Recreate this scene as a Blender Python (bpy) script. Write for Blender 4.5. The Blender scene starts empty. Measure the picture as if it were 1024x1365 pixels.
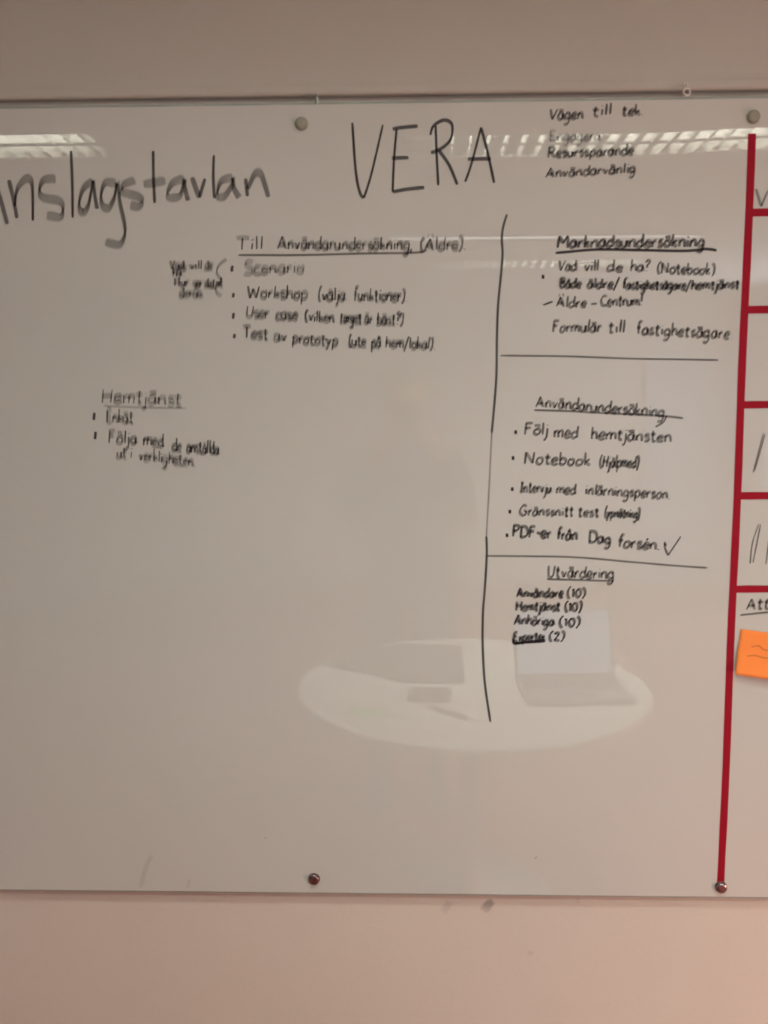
import bpy, bmesh, math, random
from mathutils import Vector, Matrix, noise

sc = bpy.context.scene
C = sc.collection

# ---------------------------------------------------------------- camera
PITCH, YAW, ROLL, FPX = 0.11538, -0.02701, -0.004376, 1164.18
cam_d = bpy.data.cameras.new('camera'); cam = bpy.data.objects.new('camera', cam_d); C.objects.link(cam)
fw = Vector((math.sin(YAW)*math.cos(PITCH), math.cos(YAW)*math.cos(PITCH), -math.sin(PITCH)))
rt = fw.cross(Vector((0,0,1))).normalized(); up = rt.cross(fw)
r2 = rt*math.cos(ROLL) + up*math.sin(ROLL); u2 = up*math.cos(ROLL) - rt*math.sin(ROLL)
cam.matrix_world = Matrix(((r2.x,u2.x,-fw.x,0.0),(r2.y,u2.y,-fw.y,-1.45),(r2.z,u2.z,-fw.z,1.6),(0,0,0,1)))
cam_d.sensor_fit = 'VERTICAL'; cam_d.sensor_height = 36; cam_d.lens = FPX/1365*36
cam_d.clip_start = 0.01
cam_d.dof.use_dof = True; cam_d.dof.focus_distance = 2.1; cam_d.dof.aperture_fstop = 4.6
sc.camera = cam

# ---------------------------------------------------------------- world, light, exposure
w = bpy.data.worlds.new('world'); sc.world = w; w.use_nodes = True
w.node_tree.nodes['Background'].inputs[0].default_value = (0.80, 0.86, 1.0, 1)
w.node_tree.nodes['Background'].inputs[1].default_value = 0.3
sc.view_settings.view_transform = 'Standard'; sc.view_settings.look = 'None'
sc.view_settings.exposure = -0.72; sc.view_settings.gamma = 1; sc.view_settings.use_curve_mapping = False

def area(name, loc, size, power, color, target):
    l = bpy.data.lights.new(name, 'AREA'); l.shape = 'RECTANGLE'; l.size, l.size_y = size
    l.energy = power; l.color = color
    o = bpy.data.objects.new(name, l); C.objects.link(o); o.location = loc
    o.rotation_euler = (Vector(target)-Vector(loc)).to_track_quat('-Z', 'Y').to_euler()
    return o
TUBE_POWER = 92.0       # each tube pair, in the ceiling luminaires below
TUBE_COL = (0.96, 1.0, 0.94)
# added warm fill light low on the right of the room (the lamp is built with it further down)
LOW_POWER, LOW_COL = 42.0, (1.0, 0.63, 0.50)

# ---------------------------------------------------------------- materials
def mat(name, col, rough=0.6, metal=0.0, spec=0.5, noise_s=0, noise_a=0.0, bump=0.0, emit=None, es=0, trans=0, ior=1.5, coat=0):
    m = bpy.data.materials.new(name); m.use_nodes = True
    n = m.node_tree.nodes; l = m.node_tree.links; b = n['Principled BSDF']
    b.inputs['Base Color'].default_value = (*col, 1); b.inputs['Roughness'].default_value = rough
    b.inputs['Metallic'].default_value = metal; b.inputs['IOR'].default_value = ior
    b.inputs['Specular IOR Level'].default_value = spec
    b.inputs['Transmission Weight'].default_value = trans
    b.inputs['Coat Weight'].default_value = coat
    if emit: b.inputs['Emission Color'].default_value = (*emit, 1); b.inputs['Emission Strength'].default_value = es
    if noise_s:
        tc = n.new('ShaderNodeTexCoord'); t = n.new('ShaderNodeTexNoise'); t.inputs['Scale'].default_value = noise_s
        t.inputs['Detail'].default_value = 4; l.new(tc.outputs['Object'], t.inputs['Vector'])
        if noise_a:
            mr = n.new('ShaderNodeMapRange'); mr.inputs['To Min'].default_value = 1-noise_a; mr.inputs['To Max'].default_value = 1+noise_a
            l.new(t.outputs['Fac'], mr.inputs['Value'])
            mx = n.new('ShaderNodeVectorMath'); mx.operation = 'SCALE'; mx.inputs[0].default_value = col
            l.new(mr.outputs[0], mx.inputs['Scale']); l.new(mx.outputs[0], b.inputs['Base Color'])
        if bump:
            bp = n.new('ShaderNodeBump'); bp.inputs['Strength'].default_value = bump; bp.inputs['Distance'].default_value = 0.002
            l.new(t.outputs['Fac'], bp.inputs['Height']); l.new(bp.outputs[0], b.inputs['Normal'])
    return m
M = {
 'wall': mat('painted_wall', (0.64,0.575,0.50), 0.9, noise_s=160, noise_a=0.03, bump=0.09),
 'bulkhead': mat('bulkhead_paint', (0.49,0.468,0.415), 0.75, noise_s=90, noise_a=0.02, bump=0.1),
 'room': mat('room_wall_paint', (0.74,0.73,0.70), 0.9, noise_s=40, noise_a=0.03),
 'ceiling': mat('ceiling_paint', (0.78,0.77,0.73), 0.95, noise_s=60, noise_a=0.05, bump=0.2),
 'floor': mat('red_brown_floor', (0.36,0.13,0.10), 0.85, noise_s=70, noise_a=0.25, bump=0.3),
 'board': mat('white_backed_glass', (0.575,0.592,0.55), 0.01, ior=1.85, noise_s=3.0, noise_a=0.012),
 'edge': mat('glass_edge', (0.36,0.42,0.38), 0.15, ior=1.5),
 'chrome': mat('polished_steel', (0.34,0.27,0.26), 0.16, metal=1),
 'satin': mat('satin_steel_cap', (0.30,0.30,0.24), 0.7, metal=0.2),
 'tape': mat('red_tape', (0.29,0.003,0.016), 0.6, spec=0.15, noise_s=200, noise_a=0.08),
 'note': mat('orange_paper', (0.95,0.27,0.05), 0.8, noise_s=60, noise_a=0.03),
 'clear': mat('clear_plastic', (0.95,0.95,0.9), 0.15, trans=0.35, ior=1.45),
 'teal': mat('teal_plastic', (0.08,0.20,0.17), 0.4),
 'housing': mat('lamp_housing', (0.7,0.7,0.66), 0.5),
 'cutoff_dark': mat('lamp_cutoff_dark', (0.025,0.024,0.021), 0.7, spec=0.2),  # cutoff shade inside the fixture put into the colour
 'blade': mat('louvre_blade', (0.90,0.88,0.80), 0.5),
 'tube': mat('fluorescent_tube', (0.9,0.9,0.85), 0.4, emit=TUBE_COL, es=6),
 'table': mat('white_laminate', (0.84,0.83,0.78), 0.35, noise_s=30, noise_a=0.01),
 'steel': mat('brushed_steel', (0.45,0.45,0.45), 0.35, metal=1),
 'dark_plastic': mat('dark_plastic', (0.03,0.03,0.035), 0.4),
 'grey_plastic': mat('laptop_shell', (0.22,0.22,0.23), 0.4),
 'key': mat('laptop_key', (0.05,0.05,0.055), 0.5),
 'screen': mat('lit_screen', (0.05,0.06,0.08), 0.2, emit=(0.62,0.74,1.0), es=1.25),
 'sheet': mat('charcoal_cloth', (0.07,0.072,0.075), 0.95, noise_s=120, noise_a=0.2, bump=0.4),
 'green_note': mat('green_paper', (0.35,0.62,0.22), 0.8),
 'sweater': mat('dark_knit', (0.045,0.05,0.055), 0.95, noise_s=180, noise_a=0.3, bump=0.4),
 'jeans': mat('denim', (0.04,0.055,0.09), 0.9, noise_s=200, noise_a=0.25),
 'skin': mat('skin', (0.62,0.36,0.26), 0.55, noise_s=40, noise_a=0.04),
 'hair': mat('brown_hair', (0.06,0.035,0.02), 0.7, noise_s=150, noise_a=0.4, bump=0.6),
 'eye': mat('eye', (0.7,0.7,0.68), 0.2), 'lip': mat('lip', (0.5,0.2,0.17), 0.5),
 'shoe': mat('shoe_leather', (0.03,0.03,0.03), 0.5),
 'shade': mat('lamp_shade', (0.8,0.6,0.45), 0.8, emit=(1.0,0.62,0.42), es=1.2),
 'door': mat('pale_blue_door', (0.60,0.70,0.85), 0.5),
 'smudge': None,
}
def ink_mat(name, col):
    m = bpy.data.materials.new(name); m.use_nodes = True
    n = m.node_tree.nodes; l = m.node_tree.links; b = n['Principled BSDF']
    b.inputs['Base Color'].default_value = (*col, 1); b.inputs['Roughness'].default_value = 0.6
    b.inputs['Specular IOR Level'].default_value = 0.2
    a = n.new('ShaderNodeAttribute'); a.attribute_name = 'ink_density'
    l.new(a.outputs['Fac'], b.inputs['Alpha'])
    return m
M['ink'] = ink_mat('marker_ink', (0.022,0.019,0.022))
M['smudge'] = ink_mat('grey_smudge', (0.10,0.09,0.09))

# ---------------------------------------------------------------- object helpers
def obj(name, bm, m=None, parent=None, smooth=False, label=None, mats=None):
    me = bpy.data.meshes.new(name); bm.to_mesh(me); bm.free()
    for k in (mats or [m]): me.materials.append(k)
    if smooth:
        for f in me.polygons: f.use_smooth = True
    o = bpy.data.objects.new(name, me); C.objects.link(o)
    if parent: o.parent = parent
    if label: o['label'] = label
    return o
def tag(o, label, cat, group=None):
    o['label'] = label; o['category'] = cat
    if group: o['group'] = group
    return o
def thing(name, label, cat, loc=(0,0,0), rz=0, group=None):
    o = bpy.data.objects.new(name, None); C.objects.link(o); o.location = loc; o.rotation_euler = (0,0,rz)
    o.empty_display_size = 0.05
    return tag(o, label, cat, group)
def struct(name, bm, m, parent=None):
    o = obj(name, bm, m, parent)
    if not parent: o['kind'] = 'structure'
    return o
def box(bm, a, b, bevel=0, mtx=None):
    r = bmesh.ops.create_cube(bm, size=1); v = r['verts']
    for p in v:
        p.co = Vector([a[i]+(p.co[i]+0.5)*(b[i]-a[i]) for i in range(3)])
    if bevel:
        ed = list({e for p in v for e in p.link_edges})
        rr = bmesh.ops.bevel(bm, geom=ed, offset=bevel, segments=2, affect='EDGES', profile=0.6)
        v = list({p for f in rr['faces'] for p in f.verts} | {p for p in v if p.is_valid})
    if mtx is not None: bmesh.ops.transform(bm, matrix=mtx, verts=[p for p in v if p.is_valid])
    return bm
def boxo(a, b, bevel=0, mtx=None): return box(bmesh.new(), a, b, bevel, mtx)
def lathe(bm, prof, seg=32, mtx=None):
    """prof: (radius, height) along z"""
    rings = []
    for r, z in prof:
        if r < 1e-6: rings.append([bm.verts.new((0,0,z))])
        else: rings.append([bm.verts.new((r*math.cos(2*math.pi*k/seg), r*math.sin(2*math.pi*k/seg), z)) for k in range(seg)])
    for A, B in zip(rings, rings[1:]):
        for k in range(seg):
            j = (k+1) % seg
            if len(A) == 1 and len(B) == 1: continue
            if len(A) == 1: bm.faces.new((A[0], B[k], B[j]))
            elif len(B) == 1: bm.faces.new((A[k], A[j], B[0]))
            else: bm.faces.new((A[k], A[j], B[j], B[k]))
    vs = [v for R in rings for v in R]
    if mtx is not None: bmesh.ops.transform(bm, matrix=mtx, verts=vs)
    bmesh.ops.recalc_face_normals(bm, faces=bm.faces)
    return bm
def lth(prof, seg=32, mtx=None): return lathe(bmesh.new(), prof, seg, mtx)
def tube(bm, pts, rad, seg=10, closed=False):
    pts = [Vector(p) for p in pts]; n = len(pts); rings = []
    for i, p in enumerate(pts):
        a = pts[(i-1) % n] if (closed or i > 0) else p; b = pts[(i+1) % n] if (closed or i < n-1) else p
        t = (b-a).normalized(); ref = Vector((0,1,0)) if abs(t.y) < 0.9 else Vector((1,0,0))
        u = t.cross(ref).normalized(); v = t.cross(u)
        r = rad[i] if isinstance(rad, (list, tuple)) else rad
        rings.append([bm.verts.new(p + u*r*math.cos(2*math.pi*k/seg) + v*r*math.sin(2*math.pi*k/seg)) for k in range(seg)])
    m = n if closed else n-1
    for i in range(m):
        A, B = rings[i], rings[(i+1) % n]
        for k in range(seg): bm.faces.new((A[k], A[(k+1) % seg], B[(k+1) % seg], B[k]))
    if not closed: bm.faces.new(rings[0][::-1]); bm.faces.new(rings[-1])
    bmesh.ops.recalc_face_normals(bm, faces=bm.faces)
    return bm
ROTX = Matrix.Rotation(math.pi/2, 4, 'X')      # z axis -> -y (out of the wall)

# ================================================================ THE ROOM
WY = 0.018                                       # wall surface (board face is y = 0)
XL, XR, YB, ZC = -2.8, 3.0, -6.6, 2.600
bm = boxo((XL-.1, WY, -.1), (XR+.1, WY+.12, ZC+.1)); wall_f = struct('wall_front', bm, M['wall'])
struct('wall_back', boxo((XL-.1, YB-.1, -.1), (XR+.1, YB, ZC+.1)), M['room'])
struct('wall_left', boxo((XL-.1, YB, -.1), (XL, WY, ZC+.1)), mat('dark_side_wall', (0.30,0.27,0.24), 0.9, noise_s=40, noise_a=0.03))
struct('wall_right', boxo((XR, YB, -.1), (XR+.1, WY, ZC+.1)), M['room'])
struct('floor', boxo((XL, YB, -.1), (XR, WY, 0)), M['floor'])
# ceiling slab with openings for the recessed luminaires
EXT = 0.11       # the housings run on this far above the ceiling, behind the opening
LAMPS = [(-0.06, 1.70, -2.15, -1.89), (-2.60, -1.16, -2.10, -1.82), (0.10, 1.60, -4.84, -4.62), (-0.75, 1.05, -1.22, -0.94)]
bm = bmesh.new(); cxs = sorted({XL, XR} | {q for l in LAMPS for q in (l[0]-.008, l[1]+.008)}); cys = sorted({YB, WY} | {q for l in LAMPS for q in (l[2]-EXT-.008, l[3]+.008)})
for xa, xb in zip(cxs, cxs[1:]):
    for ya, yb in zip(cys, cys[1:]):
        if any(l[0] < (xa+xb)/2 < l[1] and l[2]-EXT < (ya+yb)/2 < l[3] for l in LAMPS): continue
        bm.faces.new([bm.verts.new(p) for p in ((xa,ya,ZC),(xa,yb,ZC),(xb,yb,ZC),(xb,ya,ZC))])
bmesh.ops.remove_doubles(bm, verts=bm.verts, dist=1e-5)
ex = bmesh.ops.extrude_face_region(bm, geom=list(bm.faces)); bmesh.ops.translate(bm, verts=[v for v in ex['geom'] if isinstance(v, bmesh.types.BMVert)], vec=(0,0,.12))
bmesh.ops.recalc_face_normals(bm, faces=bm.faces)
struct('ceiling', bm, M['ceiling'])
struct('baseboard_front', boxo((XL, WY-.014, 0), (XR, WY, .08), .004), M['housing'])
# boxed-in panel above the board, with a rolled lower lip
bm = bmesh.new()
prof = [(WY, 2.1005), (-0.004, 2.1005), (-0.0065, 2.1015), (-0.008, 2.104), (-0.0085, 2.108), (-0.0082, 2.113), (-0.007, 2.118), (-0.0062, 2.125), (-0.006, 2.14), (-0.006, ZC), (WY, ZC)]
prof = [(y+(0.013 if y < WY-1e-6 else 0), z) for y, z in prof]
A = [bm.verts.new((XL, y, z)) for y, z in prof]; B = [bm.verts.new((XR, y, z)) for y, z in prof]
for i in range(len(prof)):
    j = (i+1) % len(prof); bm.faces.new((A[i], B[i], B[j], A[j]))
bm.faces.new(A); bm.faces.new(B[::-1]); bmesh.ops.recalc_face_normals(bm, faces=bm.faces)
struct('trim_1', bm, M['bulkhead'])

# ================================================================ THE GLASS BOARD
BX0, BX1, BZ0, BZ1 = -1.38, 1.38, 0.7525, 2.0875
def sstep(a, b, x):
    t = min(1, max(0, (x-a)/(b-a))); return t*t*(3-2*t)
def warp(x, z):            # the pane is not perfectly flat: pulled by the standoff at its upper right
    k = sstep(0.36, 0.60, x)*sstep(1.75, 2.03, z)
    return -0.0035*k*(z-2.0) - 0.0009*math.sin(x*4+1)*0.25*math.sin(z*5)*0.35
board = thing('glass_whiteboard', 'wide white-backed glass whiteboard covered in black marker notes, bolted to the wall', 'whiteboard', (0,0,0))
bm = bmesh.new(); NX, NZ = 138, 90; CH = 0.0035
xs = [BX0+CH+(BX1-BX0-2*CH)*i/NX for i in range(NX+1)]; zs = [BZ0+CH+(BZ1-BZ0-2*CH)*i/NZ for i in range(NZ+1)]
G = [[bm.verts.new((x, warp(x, z), z)) for x in xs] for z in zs]
for j in range(NZ):
    for i in range(NX): bm.faces.new((G[j][i], G[j][i+1], G[j+1][i+1], G[j+1][i]))
for f in bm.faces: f.smooth = True
def rim(dx, y):            # outer loops: chamfer and back edge
    out = []
    for i in range(NX+1): out.append((xs[i], BZ0+dx))
    return out
loop = [G[0][i] for i in range(NX+1)] + [G[j][NX] for j in range(1, NZ+1)] + [G[NZ][i] for i in range(NX-1, -1, -1)] + [G[j][0] for j in range(NZ-1, 0, -1)]
def outset(v):
    x, z = v.co.x, v.co.z
    if abs(x-xs[0]) < 1e-6: x -= CH
    if abs(x-xs[-1]) < 1e-6: x += CH
    if abs(z-zs[0]) < 1e-6: z -= CH
    if abs(z-zs[-1]) < 1e-6: z += CH
    return x, z
l1 = [bm.verts.new((outset(v)[0], v.co.y+0.0022, outset(v)[1])) for v in loop]
l2 = [bm.verts.new((v.co.x, 0.008, v.co.z)) for v in l1]
for a, b in ((loop, l1), (l1, l2)):
    for i in range(len(a)):
        j = (i+1) % len(a); f = bm.faces.new((a[i], b[i], b[j], a[j])); f.material_index = 1
f = bm.faces.new(l2); f.material_index = 1
bmesh.ops.recalc_face_normals(bm, faces=bm.faces)
bmesh.ops.split_edges(bm, edges=[e for e in bm.edges if len({f.material_index for f in e.link_faces}) > 1])
me_pane = obj('glass_pane', bm, parent=board, mats=[M['board'], M['edge']])

def standoff(x, z, m, lab, r=0.0092, h=0.007):
    y0 = warp(x, z)
    mt = Matrix.Translation((x, y0, z)) @ ROTX
    b1 = lth([(0,-0.0001),(r+0.0012,-0.0001),(r+0.0012,0.0008),(r,0.0012),(r,h-0.0016),(r*0.86,h-0.0004),(r*0.5,h),(0,h+0.0002)], 40, mt)
    return obj('standoff_bolt', b1, m, board, True, lab)
standoff(-0.168, 2.055, M['satin'], 'dull grey standoff bolt cap')
standoff(0.544, 2.056, M['satin'], 'dull grey standoff bolt cap')
standoff(-0.165, 0.782, M['chrome'], 'polished dark-reflecting standoff bolt cap')
standoff(0.5445, 0.7745, M['chrome'], 'polished dark-reflecting standoff bolt cap')
for x in (-0.88, 1.26):
    for z in (2.055, 0.780): standoff(x, z, M['satin'], None)

# ---------------------------------------------------------------- handwriting
G_ = {}
def g(ch, wd, *st): G_[ch] = (wd, [[tuple(float(q) for q in p.split(',')) for p in s.split()] for s in st])
g('a', .95, '.75,.85 .45,1 .12,.7 .12,.25 .38,0 .68,.3 .75,.85', '.75,1 .74,.35 .92,0')
g('b', .9, '.12,1.9 .12,.05', '.12,.6 .45,.95 .78,.65 .68,.15 .4,0 .12,.15')
g('c', .8, '.7,.85 .42,1 .12,.65 .15,.2 .42,0 .72,.15')
g('d', .95, '.7,.85 .42,.95 .12,.65 .15,.2 .4,0 .72,.3', '.78,1.9 .76,.9 .8,0')
g('e', .85, '.12,.5 .65,.58 .62,.9 .38,1 .12,.65 .15,.2 .42,0 .75,.15')
g('f', .7, '.7,1.75 .45,1.9 .3,1.5 .3,0', '.05,.95 .6,1')
g('g', .95, '.72,.85 .42,1 .12,.7 .15,.25 .4,.08 .7,.35', '.75,1 .74,0 .6,-.6 .3,-.75 .08,-.55')
g('h', .9, '.15,1.9 .13,0', '.14,.55 .4,1 .7,.8 .74,0')
g('i', .4, '.2,1 .2,.05', '.22,1.4 .2,1.5')
g('j', .45, '.28,1 .26,-.2 .12,-.65 -.1,-.6', '.3,1.4 .28,1.5')
g('k', .85, '.15,1.9 .13,0', '.65,.95 .18,.45', '.25,.5 .72,0')
g('l', .4, '.2,1.9 .2,.05')
g('m', 1.3, '.1,1 .12,0', '.12,.6 .35,1 .58,.8 .6,.05', '.6,.6 .85,1 1.08,.8 1.12,0')
g('n', .95, '.12,1 .14,0', '.14,.55 .4,1 .7,.8 .76,0')
g('o', .9, '.45,1 .14,.7 .16,.2 .45,0 .74,.3 .72,.8 .45,1')
g('p', .95, '.15,1 .13,-.75', '.14,.65 .45,1 .78,.7 .7,.2 .42,.02 .15,.15')
g('r', .7, '.15,1 .15,0', '.15,.55 .35,.92 .62,.9')
g('s', .75, '.65,.9 .35,1 .15,.75 .4,.52 .62,.3 .45,.02 .1,.1')
g('t', .75, '.32,1.6 .3,.3 .4,0 .62,.08', '.03,1.08 .66,1.12')
g('u', .95, '.12,1 .14,.25 .38,0 .68,.3 .76,1', '.76,1 .76,.3 .86,0')
g('v', .85, '.1,1 .38,0', '.38,0 .72,1')
g('w', 1.2, '.1,1 .3,0', '.3,0 .55,.8', '.55,.8 .8,0', '.8,0 1.08,1')
g('x', .85, '.1,1 .72,0', '.72,1 .1,0')
g('y', .9, '.12,1 .4,.15', '.75,1 .4,.1 .1,-.7')
g('å', .95, '.75,.85 .45,1 .12,.7 .12,.25 .38,0 .68,.3 .75,.85', '.75,1 .74,.35 .92,0', '.45,1.25 .32,1.4 .45,1.58 .58,1.42 .45,1.25')
g('ä', .95, '.75,.85 .45,1 .12,.7 .12,.25 .38,0 .68,.3 .75,.85', '.75,1 .74,.35 .92,0', '.12,1.40 .45,1.44 .82,1.44')
g('ö', .9, '.45,1 .14,.7 .16,.2 .45,0 .74,.3 .72,.8 .45,1', '.12,1.40 .4,1.44 .78,1.44')
g('é', .85, '.12,.5 .65,.58 .62,.9 .38,1 .12,.65 .15,.2 .42,0 .75,.15', '.4,1.3 .65,1.65')
g('A', 1.3, '.08,0 .6,1.8', '.6,1.8 1.12,0', '.25,.6 .98,.65')
g('Ä', 1.3, '.08,0 .6,1.6', '.6,1.6 1.12,0', '.25,.55 .98,.6', '.25,1.95 .42,2.0', '.8,1.98 .98,2.02')
g('B', 1.1, '.15,1.75 .15,0', '.15,1.75 .7,1.7 .8,1.35 .6,.98 .2,.92', '.3,.95 .85,.8 .85,.25 .55,0 .12,.02')
g('C', 1.15, '1,1.55 .6,1.75 .18,1.2 .18,.5 .55,0 1.02,.2')
g('D', 1.25, '.18,1.7 .18,.05', '.05,1.7 .7,1.68 1.1,1.1 1,.4 .6,.05 .08,.03')
g('E', 1.05, '.15,1.75 .15,0', '.12,1.75 .85,1.78', '.15,.95 .72,.98', '.12,.02 .9,.05')
g('F', 1.05, '.18,1.75 .15,0', '.1,1.75 .9,1.8', '.15,1 .72,1.05')
g('G', 1.3, '1,1.5 .6,1.75 .15,1.2 .15,.4 .55,0 1,.25 1.02,.8', '.65,.8 1.15,.82')
g('H', 1.25, '.15,1.75 .13,0', '1,1.75 .98,0', '.12,.9 1.02,.92')
g('I', .8, '.4,1.75 .4,0', '.1,1.75 .7,1.77', '.08,0 .72,.02')
g('M', 1.5, '.12,0 .2,1.75', '.2,1.75 .7,.6', '.7,.6 1.2,1.75', '1.2,1.75 1.3,0')
g('N', 1.3, '.15,0 .15,1.7', '.15,1.7 1,.05', '1,.05 1.02,1.7')
g('P', 1.1, '.18,1.75 .15,0', '.1,1.7 .7,1.72 .92,1.3 .65,.9 .18,.85')
g('R', 1.2, '.18,1.75 .15,0', '.08,1.7 .7,1.75 .9,1.35 .6,.98 .18,.92', '.4,.92 1.05,0')
g('S', 1.05, '.9,1.6 .5,1.78 .15,1.4 .4,.98 .85,.65 .8,.15 .4,-.02 .08,.15')
g('T', 1.15, '.55,1.75 .55,0', '.05,1.75 1.05,1.8')
g('U', 1.15, '.12,1.75 .15,.4 .5,0 .9,.4 .98,1.75')
g('V', 1.2, '.1,1.75 .5,0', '.5,0 1.1,1.75')
g('W', 1.7, '.1,1.7 .4,0', '.4,0 .8,1.3', '.8,1.3 1.15,0', '1.15,0 1.55,1.7')
g('(', .6, '.5,2 .18,1.3 .18,.4 .45,-.35')
g(')', .6, '.1,2 .42,1.4 .42,.4 .12,-.35')
g('.', .4, '.15,.0 .2,.08')
g(',', .4, '.2,.1 .08,-.45')
g('?', .8, '.12,1.5 .4,1.85 .68,1.5 .35,.95 .35,.6', '.33,.0 .35,.1')
g('!', .4, '.22,1.85 .2,.6', '.18,0 .2,.1')
g('/', .8, '.75,2 .05,-.5')
g('-', .7, '.1,.75 .6,.8')
g('0', .9, '.45,1.6 .14,1.1 .16,.4 .45,0 .74,.4 .72,1.2 .45,1.6')
g('1', .5, '.1,1.2 .3,1.6', '.3,1.6 .28,0')
g('2', .9, '.15,1.3 .45,1.6 .7,1.2 .15,0', '.15,0 .8,.05')
g(' ', .5)

def smooth_pts(pts, sub):
    if len(pts) < 3:
        a, b = pts; return [tuple(a[k]+(b[k]-a[k])*t/sub for k in (0,1)) for t in range(sub+1)]
    P = [pts[0]] + list(pts) + [pts[-1]]; out = []
    for i in range(1, len(P)-2):
        p0, p1, p2, p3 = P[i-1:i+3]
        for s in range(sub):
            t = s/sub
            out.append(tuple(0.5*(2*p1[k]+(-p0[k]+p2[k])*t+(2*p0[k]-5*p1[k]+4*p2[k]-p3[k])*t*t+(-p0[k]+3*p1[k]-3*p2[k]+p3[k])*t**3) for k in (0,1)))
    out.append(tuple(pts[-1])); return out

class Ink:
    """chisel-tip strokes lying on the glass: (nx, nz) half nib vector, r round half width, dens ink at full load"""
    def __init__(s): s.bm = bmesh.new(); s.d = []; s.k = 0
    def stroke(s, pts, nib, r, dens, sub=4, dry=0.0, fade=False):
        pts = smooth_pts(pts, sub); s.k += 1; n = len(pts); rows = []
        nx, nz = nib
        for i, (x, z) in enumerate(pts):
            a = pts[max(0, i-1)]; b = pts[min(n-1, i+1)]
            t = Vector((b[0]-a[0], b[1]-a[1])); t = t.normalized() if t.length > 1e-9 else Vector((1,0))
            pn = Vector((-t.y, t.x))
            ext = abs(pn.x*nx + pn.y*nz)             # half width swept by the nib
            hw = r + ext
            taper = 0.75 if i in (0, n-1) else 1.0
            dd = dens * min(1.0, (r*1.25/hw)**0.75)
            dd *= 1-dry*random.random()
            if fade: dd *= math.sin(math.pi*(i+.02)/(n-1+.04))**.7
            row = []
            for q, al in ((-1.0, .0), (-0.62, 1.0), (0.62, 1.0), (1.0, .0)):
                px, pz = x+pn.x*hw*q*taper*1.15, z+pn.y*hw*q*taper*1.15
                y = warp(px/1000, pz/1000) - 0.00012 - (s.k % 60)*0.000004
                row.append(s.bm.verts.new((px/1000, y, pz/1000))); s.d.append(min(1, dd*al))
            rows.append(row)
        for A, B in zip(rows, rows[1:]):
            for q in range(3): s.bm.faces.new((A[q], A[q+1], B[q+1], B[q]))
    def build(s, name, label, m=None, parent=None):
        o = obj(name, s.bm, m or M['ink'], parent or board, False, label)
        at = o.data.attributes.new('ink_density', 'FLOAT', 'POINT')
        for i, v in enumerate(s.d): at.data[i].value = v
        return o

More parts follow.
